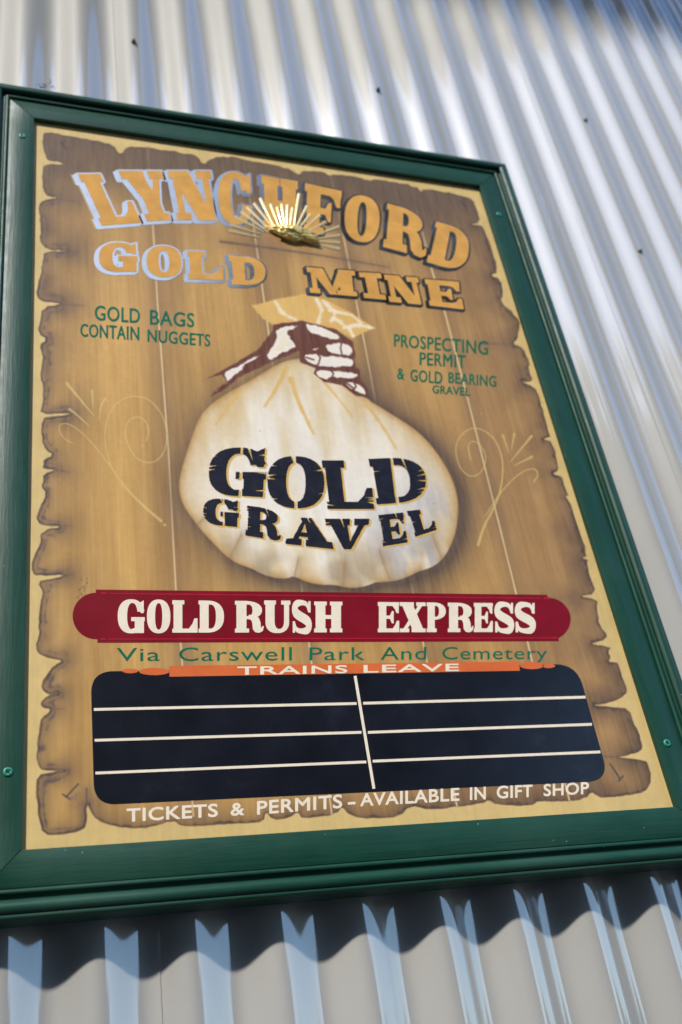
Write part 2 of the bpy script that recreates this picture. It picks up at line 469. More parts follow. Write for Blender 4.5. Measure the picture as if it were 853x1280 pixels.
# ------------------------------------------------------------------ painted board picture (computed here, pixel grid in board millimetres)
TORN = [(59,165.8),(55.8,165.2),(53.4,178),(55.2,188.7),(57.5,194),(57.5,199.8),(70,201.5),(85,205.5),(70,206),(57,206.5),(54,211),(53.4,225),(55.2,240.3),(60.5,245.5),(73,247.3),(60,249),(50,252.6),(49.3,260),(51,273),(51,299),
(52.3,303.5),(58,311.7),(93,314),(55.2,314.6),(54,323.5),(52.3,338.7),(47.6,356.3),(45.8,368),(50,375),(64,378),(79,379.7),(54.6,383.8),(50,403),(47.6,416),(59.3,424.8),(49.3,431.3),(53.4,443),
(53.4,452),(52.3,463),(50.5,473.4),(54.6,480.5),(54,506),(50,516.8),(86,516.5),(88.5,518),(67.5,520.5),(52.3,523.9),(52.3,549.6),(58,562.5),(67.5,569),(54,574.9),(55,580),(52.9,584.8),(64,587),(72,586.6),(53.4,593),
(55,601),(51.7,607),(58,617.6),(51,632.8),(44,652.8),(62.8,657.4),(78,658.3),(51.7,663.9),(51,679.7),(44.7,690),(38.8,709),(45.2,720.8),(88,718),(65,723.5),(46.4,727.8),(55.2,739.5),
(51,753.5),(48.2,781.7),(50,791),(44.7,809.8),(51,819),(67.5,823.3),(79,825.6),(68.7,830.9),(56.4,846),(51.7,861.4),(60.5,868.4),(75.7,865.5),(59.3,870),(51,877.8),(52.3,884.8),(65,887),(52.3,897.7),
(51.2,904),(45.3,943.8),(50,959.8),(56.6,963.7),(83,962.4),(67,965),(46,968.4),(46,991.6),(48,1019.5),(54,1044),(79,1043),(99,1040),(109.7,1032.8),(108.4,1002),(116,1019.5),(130,1029.5),
(158,1035.7),(189,1034.3),(215.8,1024.5),(229,1033.5),(287,1029.9),(329.4,1028),(332.5,1013.4),(340.5,1024.5),(362.8,1022.3),(372.6,1013.4),(378.4,1023.7),(420.7,1017.9),(427.4,1006.7),(438.5,1020),(465,1023.7),
(501,1020),(512,1006.8),(536.8,1012.6),(572.4,1008),(603.6,1004.5),(611.6,999.2),(621.4,1005.4),(661.5,1008),(675,1000),(701.6,1002.3),(732.8,997.9),(739.5,989),(745.5,995),(762.4,997),(786.3,994),(806,990),(811.6,980.8),(814.4,976),(810.2,954),(806,950.6),(768,946.4),(786.3,943.6),(801.7,939.3),(802.5,930),(799,914.7),(791.2,903.5),(787,887.3),(766.6,883.8),(738.4,881.7),(763.8,878),(777.8,871),(784.9,864.8),
(773,832),(771,828),(760.3,827.3),(763.2,821),(760.3,815.4),(763.2,809),(736.4,805.2),(752,801.3),(761.7,794.3),(749,783),(746.3,756.3),(747.7,750),(722.4,745),(745,742),(737.8,721),(733.6,703.2),(735.7,700.4),(727,697.5),(734.3,693.3),(718.8,647),(711.7,625.8),(706,620),(710.3,618.8),(704,602),(702,595.6),(690.6,591.8),(698.4,589),(696.3,575),(690.6,552.7),(678,549),(689.2,546.3),
(687,543),(674.4,496.8),(667.4,482.7),(649,477),(667.4,477),(660.3,461.6),(662.5,454.6),(654.7,436.3),(640.6,429.5),(647.7,423.6),(647,416.6),(650.5,406.7),(646.3,395.5),(624.4,376.9),(630,367.7),(625.8,349.4),(613,343.8),(623,339.6),(616,315.7),(606,289),(602,282),(588,280.5),(600.5,277.7),(596.3,263.6),(592,250.2),(582,246),(561,241),
(531,235.5),(525.8,241.5),(520.5,232.8),(471,224),(460.7,226.8),(443,220.5),(418.5,218),(413,221),(404.4,215),(381.6,213.4),(372.8,218.7),(362,211.7),(341,206.4),(310,201),(286,195.7),(265,197.5),(255.3,207),(247.5,195.7),(230,191.5),(159.6,181),(151.9,195.7),(142,181.7),(124.4,177.4),(75,167.6)]
JOINTS = [[(184.7,185),(191.7,287),(197,378),(211,567),(220,735),(226,803),(242,1020)],
          [(306,204),(322,316),(334,402),(387,808),(415,1018)],
          [(413,216),(431,302),(446,379),(470,502),(530,808),(572,1010)],
          [(514,232),(540,337),(557,393),(584.5,497),(618,631),(645,740),(665.7,828),(712,1000)]]
BAG = [(274.4,496.4),(250,518),(236.6,555.7),(223,599),(225.8,625.9),(239.3,647.4),(261,674.4),(287.9,698.7),(320.2,714.9),(358,724),(368,721),(385,726.5),(417.3,732.7),(449.7,733.7),(482,726.6),(500,723),(519.8,717.6),(552,701.4),(568.3,674.4),(573.7,642),(571,609.7),(552,572),(525,539.6),(482,512.6),(455,496.4),(439,470),(400,448),(358,448),(314.8,474.8)]
RUFFLE = [(314.8,382),(342.6,375),(380.8,367),(404,373.5),(439.4,391),(468.7,410),(451,417.4),(442,423),(427.7,416),(404,407),(380.8,403),(342.6,407),(328,397)]
h3 = lambda pts: [(x / 3.41 + 240, y / 3.41 + 350) for x, y in pts]
HAND = h3([(65,420),(150,375),(280,300),(345,215),(350,190),(470,175),(620,212),(650,240),(688,262),(695,310),(697,370),(718,385),(718,422),(750,462),(752,503),(700,494),(640,447),(560,434),(518,398),(528,375),(462,352),(458,302),(380,332),(300,367),(200,417),(130,472),(75,500),(110,462),(150,432),(128,402)])
HWHITE = [h3(p) for p in (
    [(128,402),(180,368),(300,308),(285,335),(225,365),(212,395),(175,412),(150,440),(80,494),(110,460),(150,430)],
    [(352,202),(462,188),(440,212),(400,222),(452,282),(420,300),(375,322),(330,348),(312,322),(340,285),(362,250)],
    [(478,180),(520,188),(625,222),(632,256),(600,258),(540,238),(498,228)],
    [(570,272),(620,264),(682,272),(690,318),(640,322),(572,312)],
    [(476,318),(500,310),(548,318),(692,330),(692,372),(600,376),(540,366),(482,346)],
    [(526,386),(560,380),(712,388),(712,420),(640,424),(600,412),(570,430),(535,412)],
    [(652,432),(690,430),(742,464),(744,496),(704,484),(660,455)],
    [(500,300),(545,280),(548,302)])]
HDARK = [h3(p) for p in ([(536,316),(548,330),(540,358),(530,366)], [(590,384),(604,398),(598,414)], [(640,262),(634,290),(640,318)], [(690,436),(700,452),(690,470)], [(488,330),(520,340)], [(662,440),(690,462)])]

def f4(s, ox, oy): return lambda pts: [(x / s + ox, y / s + oy) for x, y in pts]
FLOUR = [  # (points, half-width start, middle, end)
    ([(201.4,651),(178,631),(159,612),(144.4,590.8),(131.7,574),(112.8,550.7),(95.9,535),(83.2,528.6),(74.8,530.7),(73.7,538),(80,548.6),(90.6,554)], 2.2, .7, .6),
    ([(156,613),(144.4,595),(133.9,569.7),(130.7,544.4),(133.9,523.3),(144.4,504.3),(161.3,494.8),(180.3,495.9),(195,506.4),(205.6,523.3),(209.4,544.4),(206.7,563.4),(197.2,576),(184.5,579.2),(169.7,572.9),(159.2,555),(156,538),(161.3,524.4),(171.8,520),(182.4,525.4),(186.6,538),(183.4,550.7)], .5, .8, .9),
    ([(84.5,480),(92,489),(118,520)], 2.4, 1.8, .4), ([(87.4,511.7),(96,518),(111.7,532.8)], 1.9, 1.3, .4),
    ([(115.5,488.5),(116.5,509.6)], 1.9, 1.2, .4), ([(131.7,498),(125.4,508.5),(124.4,525.4)], 1.6, 1.2, .4),
    ([(206,656),(206.2,656.2)], 1.8, 1.8, 1.8), ([(178,557.5),(178.2,557.6)], 1.2, 1.2, 1.2), ([(83,478),(83.1,478.1)], 1, 1, 1),
    ([(598,681),(604.7,658.4),(616,638),(625,618),(629.4,591),(627,564),(613.7,541.7),(591,532.7),(573.3,546),(568.8,564),(575.5,586.6),(589,597),(602.5,591),(609,573),(602.5,557.4),(591,549.7),(584.5,557.4),(589,575)], 2.0, .8, .7),
    ([(607,645),(627,613.5),(649.6,591),(667.6,584),(674,593),(667.6,602)], .8, .8, 1.0),
    ([(629,544),(636,566)], 1.8, 1.2, .4), ([(643,542.5),(639.7,562)], 1.8, 1.2, .4), ([(664,546),(638,577.6)], 2.0, 1.2, .4), ([(665,571),(643,582)], 1.8, 1.2, .4),
    ([(665,545),(665.2,545.2)], 1.4, 1.4, 1.4)]

def sdf_poly(poly, X, Y):
    """signed distance, negative inside"""
    P = np.asarray(poly, np.float32)
    X = X.astype(np.float32); Y = Y.astype(np.float32)
    d2 = np.full(X.shape, 1e12, np.float32)
    ins = np.zeros(X.shape, bool)
    for i in range(len(P)):
        ax, ay = P[i]; bx, by = P[(i + 1) % len(P)]
        ex, ey = bx - ax, by - ay
        L = ex * ex + ey * ey
        if L < 1e-14: continue
        wx, wy = X - ax, Y - ay
        t = np.clip((wx * ex + wy * ey) / L, 0, 1)
        dx, dy = wx - ex * t, wy - ey * t
        np.minimum(d2, dx * dx + dy * dy, out=d2)
        if ay != by:
            c = (ay > Y) != (by > Y)
            xi = ax + (Y - ay) / (by - ay) * ex
            ins ^= c & (X < xi)
    d = np.sqrt(d2)
    return np.where(ins, -d, d)

def chaikin(pts, n=2, closed=False):
    p = [np.array(q, float) for q in pts]
    for _ in range(n):
        q = []
        m = len(p) if closed else len(p) - 1
        if not closed: q.append(p[0])
        for i in range(m):
            a_, b_ = p[i], p[(i + 1) % len(p)]
            q += [a_ * .75 + b_ * .25, a_ * .25 + b_ * .75]
        if not closed: q.append(p[-1])
        p = q
    return p

def vnoise(H, W, cy, cx, seed, octaves=1, gain=0.5):
    out = np.zeros((H, W), np.float32); amp = 1; tot = 0
    r = np.random.RandomState(seed)
    for o in range(octaves):
        ny, nx = max(2, int(H / cy) + 2), max(2, int(W / cx) + 2)
        g = r.rand(ny + 1, nx + 1).astype(np.float32)
        y = np.arange(H) / cy; x = np.arange(W) / cx
        y = np.minimum(y, ny - 1.001); x = np.minimum(x, nx - 1.001)
        iy = y.astype(int); ix = x.astype(int)
        fy = y - iy; fx = x - ix
        fy = (fy * fy * (3 - 2 * fy))[:, None]; fx = (fx * fx * (3 - 2 * fx))[None]
        a_ = g[iy][:, ix]; b_ = g[iy][:, ix + 1]; c_ = g[iy + 1][:, ix]; d_ = g[iy + 1][:, ix + 1]
        out += amp * ((a_ * (1 - fx) + b_ * fx) * (1 - fy) + (c_ * (1 - fx) + d_ * fx) * fy)
        tot += amp; amp *= gain; cy = max(1, cy / 2); cx = max(1, cx / 2)
    return out / tot

TX0, TX1, TZ0, TZ1 = ox0 - 0.006, ox1 + 0.010, oz0 - 0.006, oz1 + 0.012
STEP = 0.00052
W_, H_ = int((TX1 - TX0) / STEP), int((TZ1 - TZ0) / STEP)
gx = TX0 + (np.arange(W_) + 0.5) * (TX1 - TX0) / W_
gz = TZ0 + (np.arange(H_) + 0.5) * (TZ1 - TZ0) / H_
GX, GZ = np.meshgrid(gx, gz)
PX, PY = to_px(GX, GZ, YB)

def sub(poly, pad):
    P = np.asarray(poly)
    m = (PX > P[:, 0].min() - pad) & (PX < P[:, 0].max() + pad) & (PY > P[:, 1].min() - pad) & (PY < P[:, 1].max() + pad)
    r_ = np.where(m.any(1))[0]; c_ = np.where(m.any(0))[0]
    if len(r_) == 0: return slice(0, 1), slice(0, 1)
    return slice(r_[0], r_[-1] + 1), slice(c_[0], c_[-1] + 1)
def sdf_local(poly, pad):
    """distance field in photograph pixels over the whole grid, exact only near the polygon"""
    D = np.full((H_, W_), 1e3, np.float32)
    sl = sub(poly, pad)
    D[sl] = sdf_poly(poly, PX[sl], PY[sl])
    return D
def sdf_line(pts, PXs, PYs):
    d2 = np.full(PXs.shape, 1e12, np.float32); T = np.zeros(PXs.shape, np.float32); side = np.zeros(PXs.shape, np.float32)
    n = len(pts) - 1
    for i in range(n):
        ax, ay = pts[i]; bx, by = pts[i + 1]
        ex, ey = bx - ax, by - ay; L = ex * ex + ey * ey + 1e-9
        t = np.clip(((PXs - ax) * ex + (PYs - ay) * ey) / L, 0, 1)
        dx, dy = PXs - ax - ex * t, PYs - ay - ey * t
        d = dx * dx + dy * dy
        m = d < d2
        d2 = np.where(m, d, d2); T = np.where(m, (i + t) / n, T); side = np.where(m, np.sign(dx), side)
    return np.sqrt(d2), T, side

img = np.zeros((H_, W_, 3), np.float32)
def mixc(fac, col):
    global img
    f = np.clip(fac, 0, 1)[..., None]
    img = img * (1 - f) + np.array(col, np.float32) * f
sm = lambda d, w_=0.9: np.clip(0.5 - d / (2 * w_), 0, 1)
n_big = vnoise(H_, W_, 260, 200, 1, 3)
n_mid = vnoise(H_, W_, 60, 60, 2, 3)
n_fine = vnoise(H_, W_, 9, 9, 3, 3)
n_edge = vnoise(H_, W_, 14, 14, 4, 3)
grain = vnoise(H_, W_, 420, 3.0, 5, 2) * .6 + vnoise(H_, W_, 160, 9, 6, 2) * .4
streak = vnoise(H_, W_, 700, 34, 8, 2)

# pale margin
img[:] = (206, 178, 116)
img *= (0.95 + 0.09 * n_mid)[..., None]
mixc(0.25 * n_big * (grain > .5), (190, 160, 100))
# torn outline: full grid in coarse steps, then refined by interpolation
k = 2
tornS = chaikin(TORN, 1, True)
Dc = sdf_poly(tornS, PX[::k, ::k], PY[::k, ::k])
def up(a_):
    a_ = np.repeat(np.repeat(a_, k, 0), k, 1)[:H_, :W_]
    b_ = a_.copy()
    b_[:-1] = (b_[:-1] + a_[1:]) * .5; b_[:, :-1] = (b_[:, :-1] + b_[:, 1:]) * .5
    return b_
DT = up(Dc) + (n_edge - .5) * 3.0
inside = -DT
plank = sm(DT)
base = np.empty((H_, W_, 3), np.float32)
base[:] = (188, 145, 80)
base += ((streak - .5) * 46)[..., None] * np.array([1.0, .88, .55], np.float32)
base += ((grain - .5) * 26)[..., None] * np.array([1, .95, .8], np.float32)
base += ((n_big - .5) * 34)[..., None] * np.array([1, .85, .5], np.float32)
topw = np.clip((420 - PY) / 260, 0, 1); rightw = np.clip((PX - 420) / 300, 0, 1)
base -= (rightw * 10)[..., None] * np.array([1.0, 1.1, .4], np.float32)  # planks painted darker and pinker to the right, imitating sky haze
img = img * (1 - plank[..., None]) + base * plank[..., None]
# airbrushed darkening along the torn edges
fall = 10 + 15 * n_big + 20 * topw + 18 * rightw
dk = np.exp(-np.clip(inside, 0, None) / fall) * (0.46 + 0.75 * n_mid + .2 * topw)
mixc(dk * plank * .97, (82, 62, 52))
wob = np.clip((n_edge - .35) * 3, 0, 1.4)
rim = np.exp(-((inside - 1.4) / (1.0 + 1.7 * n_mid * wob)) ** 2) * (0.40 + .9 * wob)
mixc(rim * plank, (64, 50, 48))
leftw = np.clip((120 - PX) / 60, 0, 1)
rim2 = np.exp(-((inside - 2.5 - 9 * n_mid) / (.8 + 1.4 * wob)) ** 2) * wob * .9 * leftw
mixc(rim2 * plank, (82, 66, 66))
mixc(np.exp(-((inside - 4.2) / 1.2) ** 2) * .4 * n_mid * plank * leftw, (176, 150, 120))
# plank joints: airbrush and a pale score line
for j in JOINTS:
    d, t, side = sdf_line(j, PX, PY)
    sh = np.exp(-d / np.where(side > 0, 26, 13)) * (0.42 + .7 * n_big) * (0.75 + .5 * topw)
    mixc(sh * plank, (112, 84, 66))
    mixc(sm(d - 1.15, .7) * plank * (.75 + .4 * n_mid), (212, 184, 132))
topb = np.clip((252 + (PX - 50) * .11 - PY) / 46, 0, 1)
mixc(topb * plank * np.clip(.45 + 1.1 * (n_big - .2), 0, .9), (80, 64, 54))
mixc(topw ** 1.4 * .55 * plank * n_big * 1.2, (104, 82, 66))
# long crack under the nugget, short cracks from the edge notches
for pts, wd in (([(276, 302), (330, 309), (400, 319), (486, 334)], 1.5), ([(60, 206), (100, 210)], .8), ([(58, 312), (96, 315)], .8), ([(60, 248), (98, 252)], .8),
                ([(66, 380), (104, 382)], .8), ([(60, 519), (94, 518)], 1.0), ([(66, 587), (86, 590)], .7), ([(64, 659), (88, 657)], .7), ([(64, 722), (92, 718)], .9), ([(70, 863), (78, 866)], .8), ([(62, 886), (80, 886)], .6), ([(60, 964), (86, 962)], .8),
                ([(108.5, 986), (108.5, 1006)], 1.6), ([(600, 430), (640, 430)], .6), ([(768, 946), (742, 945)], .8)):
    d, t, side = sdf_line(pts, PX, PY)
    mixc(sm(d - wd * (1 - .6 * t), .8) * .8 * plank, (84, 62, 58))
    mixc(np.exp(-d / 7) * .35 * plank, (104, 80, 70))
# nail marks and grime
for pts in ([(76, 178), (84, 187)], [(76, 180), (81, 177)], [(98, 980), (83, 996)], [(79, 993), (88, 999)], [(763, 955), (775, 973)], [(774, 976), (779, 970)], [(576, 251), (582, 258)]):
    d, t, side = sdf_line(pts, PX, PY)
    mixc(sm(d - 1.1, .8) * .85, (52, 48, 54))
mixc(sm(sdf_local([(98, 990), (96, 1002), (86, 998)], 6)) * .45, (110, 92, 96))
mixc(sm(sdf_local([(762, 958), (774, 976), (766, 980)], 6)) * .35, (110, 92, 100))
for q in range(26):
    cx, cy, rr = 96 + rng.rand() * 14, 722 + rng.rand() * 32, .4 + rng.rand() * 1.3
    mixc(sm(np.hypot(PX - cx, (PY - cy) * 1.0) - rr, .6) * .5, (90, 68, 50))
# shadow airbrushed round the bag
bagS = chaikin(BAG, 2, True)
bagS = [p + (np.array([0, 3.2]) * abs(math.sin((p[0] - 262) / 52 * math.pi)) - np.array([0, 1.4])) * min(1, max(0, (p[1] - 660) / 40)) for p in bagS]
DBg = sdf_local(bagS, 70)
mixc(np.exp(-np.clip(sdf_local([(x + 8, y + 5) for x, y in bagS], 80), 0, 400) / 17) * .92 * (DBg > -3) * (DBg < 900), (70, 56, 54))
# flourishes
for pts, w0, w1, w2 in FLOUR:
    P = chaikin(pts, 2) if len(pts) > 2 else pts
    sl = sub(P, 8)
    d, t, side = sdf_line(P, PX[sl], PY[sl])
    hw = np.where(t < .5, w0 + (w1 - w0) * np.minimum(t * 3, 1), w1 + (w2 - w1) * (t - .5) * 2)
    F = np.zeros((H_, W_), np.float32); F[sl] = sm(d - hw * .9, .6)
    mixc(F * .74, (206, 178, 106))
# bag body
F = sm(DBg)
inb = -DBg
bagc = np.empty((H_, W_, 3), np.float32)
bagc[:] = (228, 221, 208)
lx = (PX - 398) / 175; ly = (PY - 600) / 135
bagc += ((n_big - .5) * 26)[..., None]
foldn = vnoise(H_, W_, 240, 46, 11, 3)
def bmix(fac, col):
    global bagc
    f = np.clip(fac, 0, 1)[..., None]
    bagc = bagc * (1 - f) + np.array(col, np.float32) * f
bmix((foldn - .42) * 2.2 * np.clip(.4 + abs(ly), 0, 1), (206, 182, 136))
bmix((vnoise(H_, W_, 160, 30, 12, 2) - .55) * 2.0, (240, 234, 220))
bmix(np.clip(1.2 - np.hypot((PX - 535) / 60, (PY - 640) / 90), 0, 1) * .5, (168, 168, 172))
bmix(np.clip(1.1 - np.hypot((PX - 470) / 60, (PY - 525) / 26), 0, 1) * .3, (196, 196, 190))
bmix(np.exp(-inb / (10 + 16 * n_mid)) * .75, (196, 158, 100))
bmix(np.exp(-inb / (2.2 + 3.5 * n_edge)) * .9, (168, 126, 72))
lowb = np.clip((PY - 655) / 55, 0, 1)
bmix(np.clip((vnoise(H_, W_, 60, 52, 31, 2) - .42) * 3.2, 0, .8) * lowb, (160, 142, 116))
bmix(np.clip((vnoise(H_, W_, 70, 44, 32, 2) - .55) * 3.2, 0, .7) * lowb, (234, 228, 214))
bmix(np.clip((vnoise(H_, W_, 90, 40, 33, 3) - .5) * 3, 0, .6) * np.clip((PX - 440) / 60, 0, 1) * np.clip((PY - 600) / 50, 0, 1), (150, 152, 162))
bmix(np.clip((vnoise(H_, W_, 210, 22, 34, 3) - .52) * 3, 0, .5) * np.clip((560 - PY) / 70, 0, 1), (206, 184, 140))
for pts, wd in (([(358, 460), (346, 486), (331, 508)], 2.4), ([(364, 474), (374, 505), (392, 542)], 2.6), ([(458, 505), (480, 535), (495, 560)], 1.6), ([(300, 490), (270, 530)], 2.0), ([(400, 470), (440, 520)], 1.2)):
    d, t, side = sdf_line(chaikin(pts, 2), PX, PY)
    bmix(sm(d - wd * 1.25 * (1 - .6 * t) * (.5 + n_edge), 1.4) * .85, (212, 164, 84))
    bmix(np.exp(-d / 7) * .3 * (side > 0), (206, 182, 136))
for pts, wd in (([(372, 700), (367, 722)], 6), ([(474, 690), (486, 726)], 7), ([(300, 670), (286, 697)], 6), ([(540, 670), (552, 700)], 6), ([(430, 705), (428, 732)], 5), ([(262, 640), (246, 655)], 5)):
    d, t, side = sdf_line(pts, PX, PY)
    bmix(np.exp(-d / wd) * .8 * (.45 + .55 * (side > 0)), (146, 116, 80))
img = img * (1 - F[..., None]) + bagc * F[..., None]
# ruffle of the neck
DR = sdf_local(RUFFLE, 20) + (n_fine - .5) * 2.5
mixc(sm(DR), (214, 172, 98))
mixc(sm(DR) * np.clip((n_mid - .5) * 2, 0, 1) * .4, (196, 152, 84))
for pts, wd in (([(344, 377), (352, 390), (372, 401)], 2.2), ([(396, 372), (402, 388), (398, 403)], 2.6), ([(404, 376), (420, 390), (414, 402)], 2.2), ([(412, 388), (440, 394), (452, 404)], 1.6), ([(430, 410), (448, 406), (468, 410)], 2.2), ([(418, 398), (436, 410), (442, 420)], 2.2)):
    d, t, side = sdf_line(pts, PX, PY)
    mixc(sm(d - wd * (n_edge * 1.9), 1.0) * sm(DR) * .9, (232, 216, 186))
# hand in maroon and white brushwork
DH = sdf_local(HAND, 20) + (n_edge - .5) * 2.2
mixc(sm(DH), (86, 36, 34))
for hw in HWHITE:
    hw = chaikin(hw, 2, True)
    d = sdf_local(hw, 12) + (n_edge - .5) * 2.6 + (n_fine - .5) * 2.6
    mixc(sm(d + 1.0, .8) * sm(DH + .6), (230, 222, 210))
    mixc(sm(d + 5, 2) * (n_mid > .55) * .5, (232, 214, 168))
for hd in HDARK:
    d, t, side = sdf_line(hd, PX, PY)
    mixc(sm(d - .9, .7), (80, 34, 34))
# overall weathering: faint speckle and fine scratches
img *= (0.975 + 0.05 * n_fine)[..., None]
for q in range(70):
    x, y = 60 + rng.rand() * 640, 180 + rng.rand() * 800
    mixc_r = .5 + rng.rand() * .8
    sl = sub([(x, y), (x + 1, y + 1)], 5)
    d = np.hypot(PX[sl] - x, PY[sl] - y) - mixc_r * .6
    f = (sm(d, .5) * .5)[..., None]
    img[sl] = img[sl] * (1 - f) + np.array((90, 74, 56) if q % 3 else (226, 206, 170), np.float32) * f

pic = bpy.data.images.new('board_painting', W_, H_, alpha=False)
buf = np.ones((H_, W_, 4), np.float32)
buf[..., :3] = np.clip(img / 255.0, 0, 1)
pic.pixels.foreach_set(buf.ravel())
pic.update(); pic.pack()

ma = Mat('airbrushed_board', (0.5, 0.4, 0.2, 1), 0.42, 0.28)
ti = ma.n('ShaderNodeTexImage'); ti.image = pic; ti.interpolation = 'Cubic'
uvn = ma.n('ShaderNodeUVMap'); uvn.uv_map = 'UVMap'
ma.l(uvn.outputs[0], ti.inputs['Vector'])
ma.base(ma.mix(0.10, ti.outputs['Color'], ma.ramp(ma.noise(240, 5, (1, 1, 0.08)), [(0.3, srgb(120, 92, 56)), (0.7, srgb(220, 186, 128))])))
ma.rough(ma.noise(30, 5), 0.40, 0.50)
ma.bump(ma.noise(420, 3, (1, 1, 0.06)), 0.12, 0.0003)
M_BOARD = ma.m

vs = [bp(x, z, hh) for hh in (0.0, -0.012) for (x, z) in ((TX0, TZ0), (TX1, TZ0), (TX1, TZ1), (TX0, TZ1))]
board = mesh_obj('sign_board', vs, [(0, 1, 2, 3), (5, 4, 7, 6), (0, 4, 5, 1), (1, 5, 6, 2), (2, 6, 7, 3), (3, 7, 4, 0)], M_BOARD, sign)
uvl = board.data.uv_layers.new(name='UVMap')
for lp in board.data.loops:
    v = board.data.vertices[lp.vertex_index].co
    uvl.data[lp.index].uv = ((v.x + SX - TX0) / (TX1 - TX0), (v.z + SZ - TZ0) / (TZ1 - TZ0))

# ------------------------------------------------------------------ flat shapes cut from distance fields
def field_mesh(name, fn, bounds, step, h, mat, parent):
    """fn(X, Z) -> distance (m, negative inside). Filled by marching squares; interior runs are merged."""
    x0, x1, z0, z1 = bounds
    nx, nz = int((x1 - x0) / step) + 2, int((z1 - z0) / step) + 2
    xs = x0 + np.arange(nx) * step; zs_ = z0 + np.arange(nz) * step
    XX, ZZ = np.meshgrid(xs, zs_)
    D = fn(XX, ZZ)
    ins = D < 0
    vid = {}; verts = []; faces = []
    def corner(i, j):
        k_ = (i, j)
        if k_ not in vid: vid[k_] = len(verts); verts.append(bp(xs[j], zs_[i], h))
        return vid[k_]
    def cross(i0, j0, i1, j1):
        k_ = (i0, j0, i1, j1) if (i0, j0) < (i1, j1) else (i1, j1, i0, j0)
        if k_ not in vid:
            a_, b_ = D[k_[0], k_[1]], D[k_[2], k_[3]]
            t = float(a_ / (a_ - b_))
            X = xs[k_[1]] + (xs[k_[3]] - xs[k_[1]]) * t; Z = zs_[k_[0]] + (zs_[k_[2]] - zs_[k_[0]]) * t
            vid[k_] = len(verts); verts.append(bp(X, Z, h))
        return vid[k_]
    cnt = ins[:-1, :-1].astype(int) + ins[1:, :-1] + ins[:-1, 1:] + ins[1:, 1:]
    for i in range(nz - 1):
        row = cnt[i]; j = 0
        idx = np.where(row > 0)[0]
        if len(idx) == 0: continue
        j = idx[0]; end = idx[-1]
        while j <= end:
            c_ = row[j]
            if c_ == 0: j += 1; continue
            if c_ == 4:
                j2 = j
                while j2 + 1 <= end and row[j2 + 1] == 4: j2 += 1
                faces.append((corner(i, j), corner(i, j2 + 1), corner(i + 1, j2 + 1), corner(i + 1, j)))
                j = j2 + 1; continue
            cs = [(i, j), (i, j + 1), (i + 1, j + 1), (i + 1, j)]
            poly = []
            for q in range(4):
                a_, b_ = cs[q], cs[(q + 1) % 4]
                if ins[a_]: poly.append(corner(*a_))
                if ins[a_] != ins[b_]: poly.append(cross(*a_, *b_))
            if len(poly) >= 3: faces.append(tuple(poly))
            j += 1
    return mesh_obj(name, verts, faces, mat, parent)

B = lambda px, py: on_plane(px, py, YB)
def quad_map(q):
    """unit box (y up) -> board through the four photographed corners TL TR BR BL"""
    src = [(0, 1), (1, 1), (1, 0), (0, 0)]
    dst = [B(*p) for p in q]
    A, b_ = [], []
    for (x, y), (X, Z) in zip(src, dst):
        A.append([x, y, 1, 0, 0, 0, -x * X, -y * X]); b_.append(X)
        A.append([0, 0, 0, x, y, 1, -x * Z, -y * Z]); b_.append(Z)
    hh = np.append(np.linalg.solve(np.array(A), np.array(b_)), 1).reshape(3, 3)
    def f(p):
        p = np.asarray(p, float)
        r = hh @ np.vstack([p[:, 0], p[:, 1], np.ones(len(p))])
        return (r[:2] / r[2]).T
    return f

# ---- slab letters, unit box, y up; lists of (+/-, polygon)
def rc(x0, y0, x1, y1): return [(x0, y0), (x1, y0), (x1, y1), (x0, y1)]
def se(cx, cy, rx, ry, n=2.3, a0=0, a1=360, k_=40):
    out = []
    for i in range(k_ + (a1 - a0 < 360)):
        a_ = math.radians(a0 + (a1 - a0) * i / k_)
        c_, s_ = math.cos(a_), math.sin(a_)
        out.append((cx + rx * math.copysign(abs(c_) ** (2 / n), c_), cy + ry * math.copysign(abs(s_) ** (2 / n), s_)))
    return out
def bowl(x0, y0, x1, y1, n=2.4, r=None):
    """straight left side, rounded right side"""
    ry = (y1 - y0) / 2; rx = min((x1 - x0) * .72, r or 9)
    return [(x0, y0)] + se(x1 - rx, (y0 + y1) / 2, rx, ry, n, -90, 90, 24) + [(x0, y1)]
def stroke(pts, ws, n=3):
    P = np.array(chaikin([(x, y, w_) for (x, y), w_ in zip(pts, ws)], n))
    L, Rr = [], []
    for i in range(len(P)):
        d = P[min(i + 1, len(P) - 1), :2] - P[max(i - 1, 0), :2]; d /= np.linalg.norm(d)
        nn = np.array([-d[1], d[0]]) * P[i, 2]
        L.append(P[i, :2] + nn); Rr.append(P[i, :2] - nn)
    return [tuple(p) for p in L + Rr[::-1]]
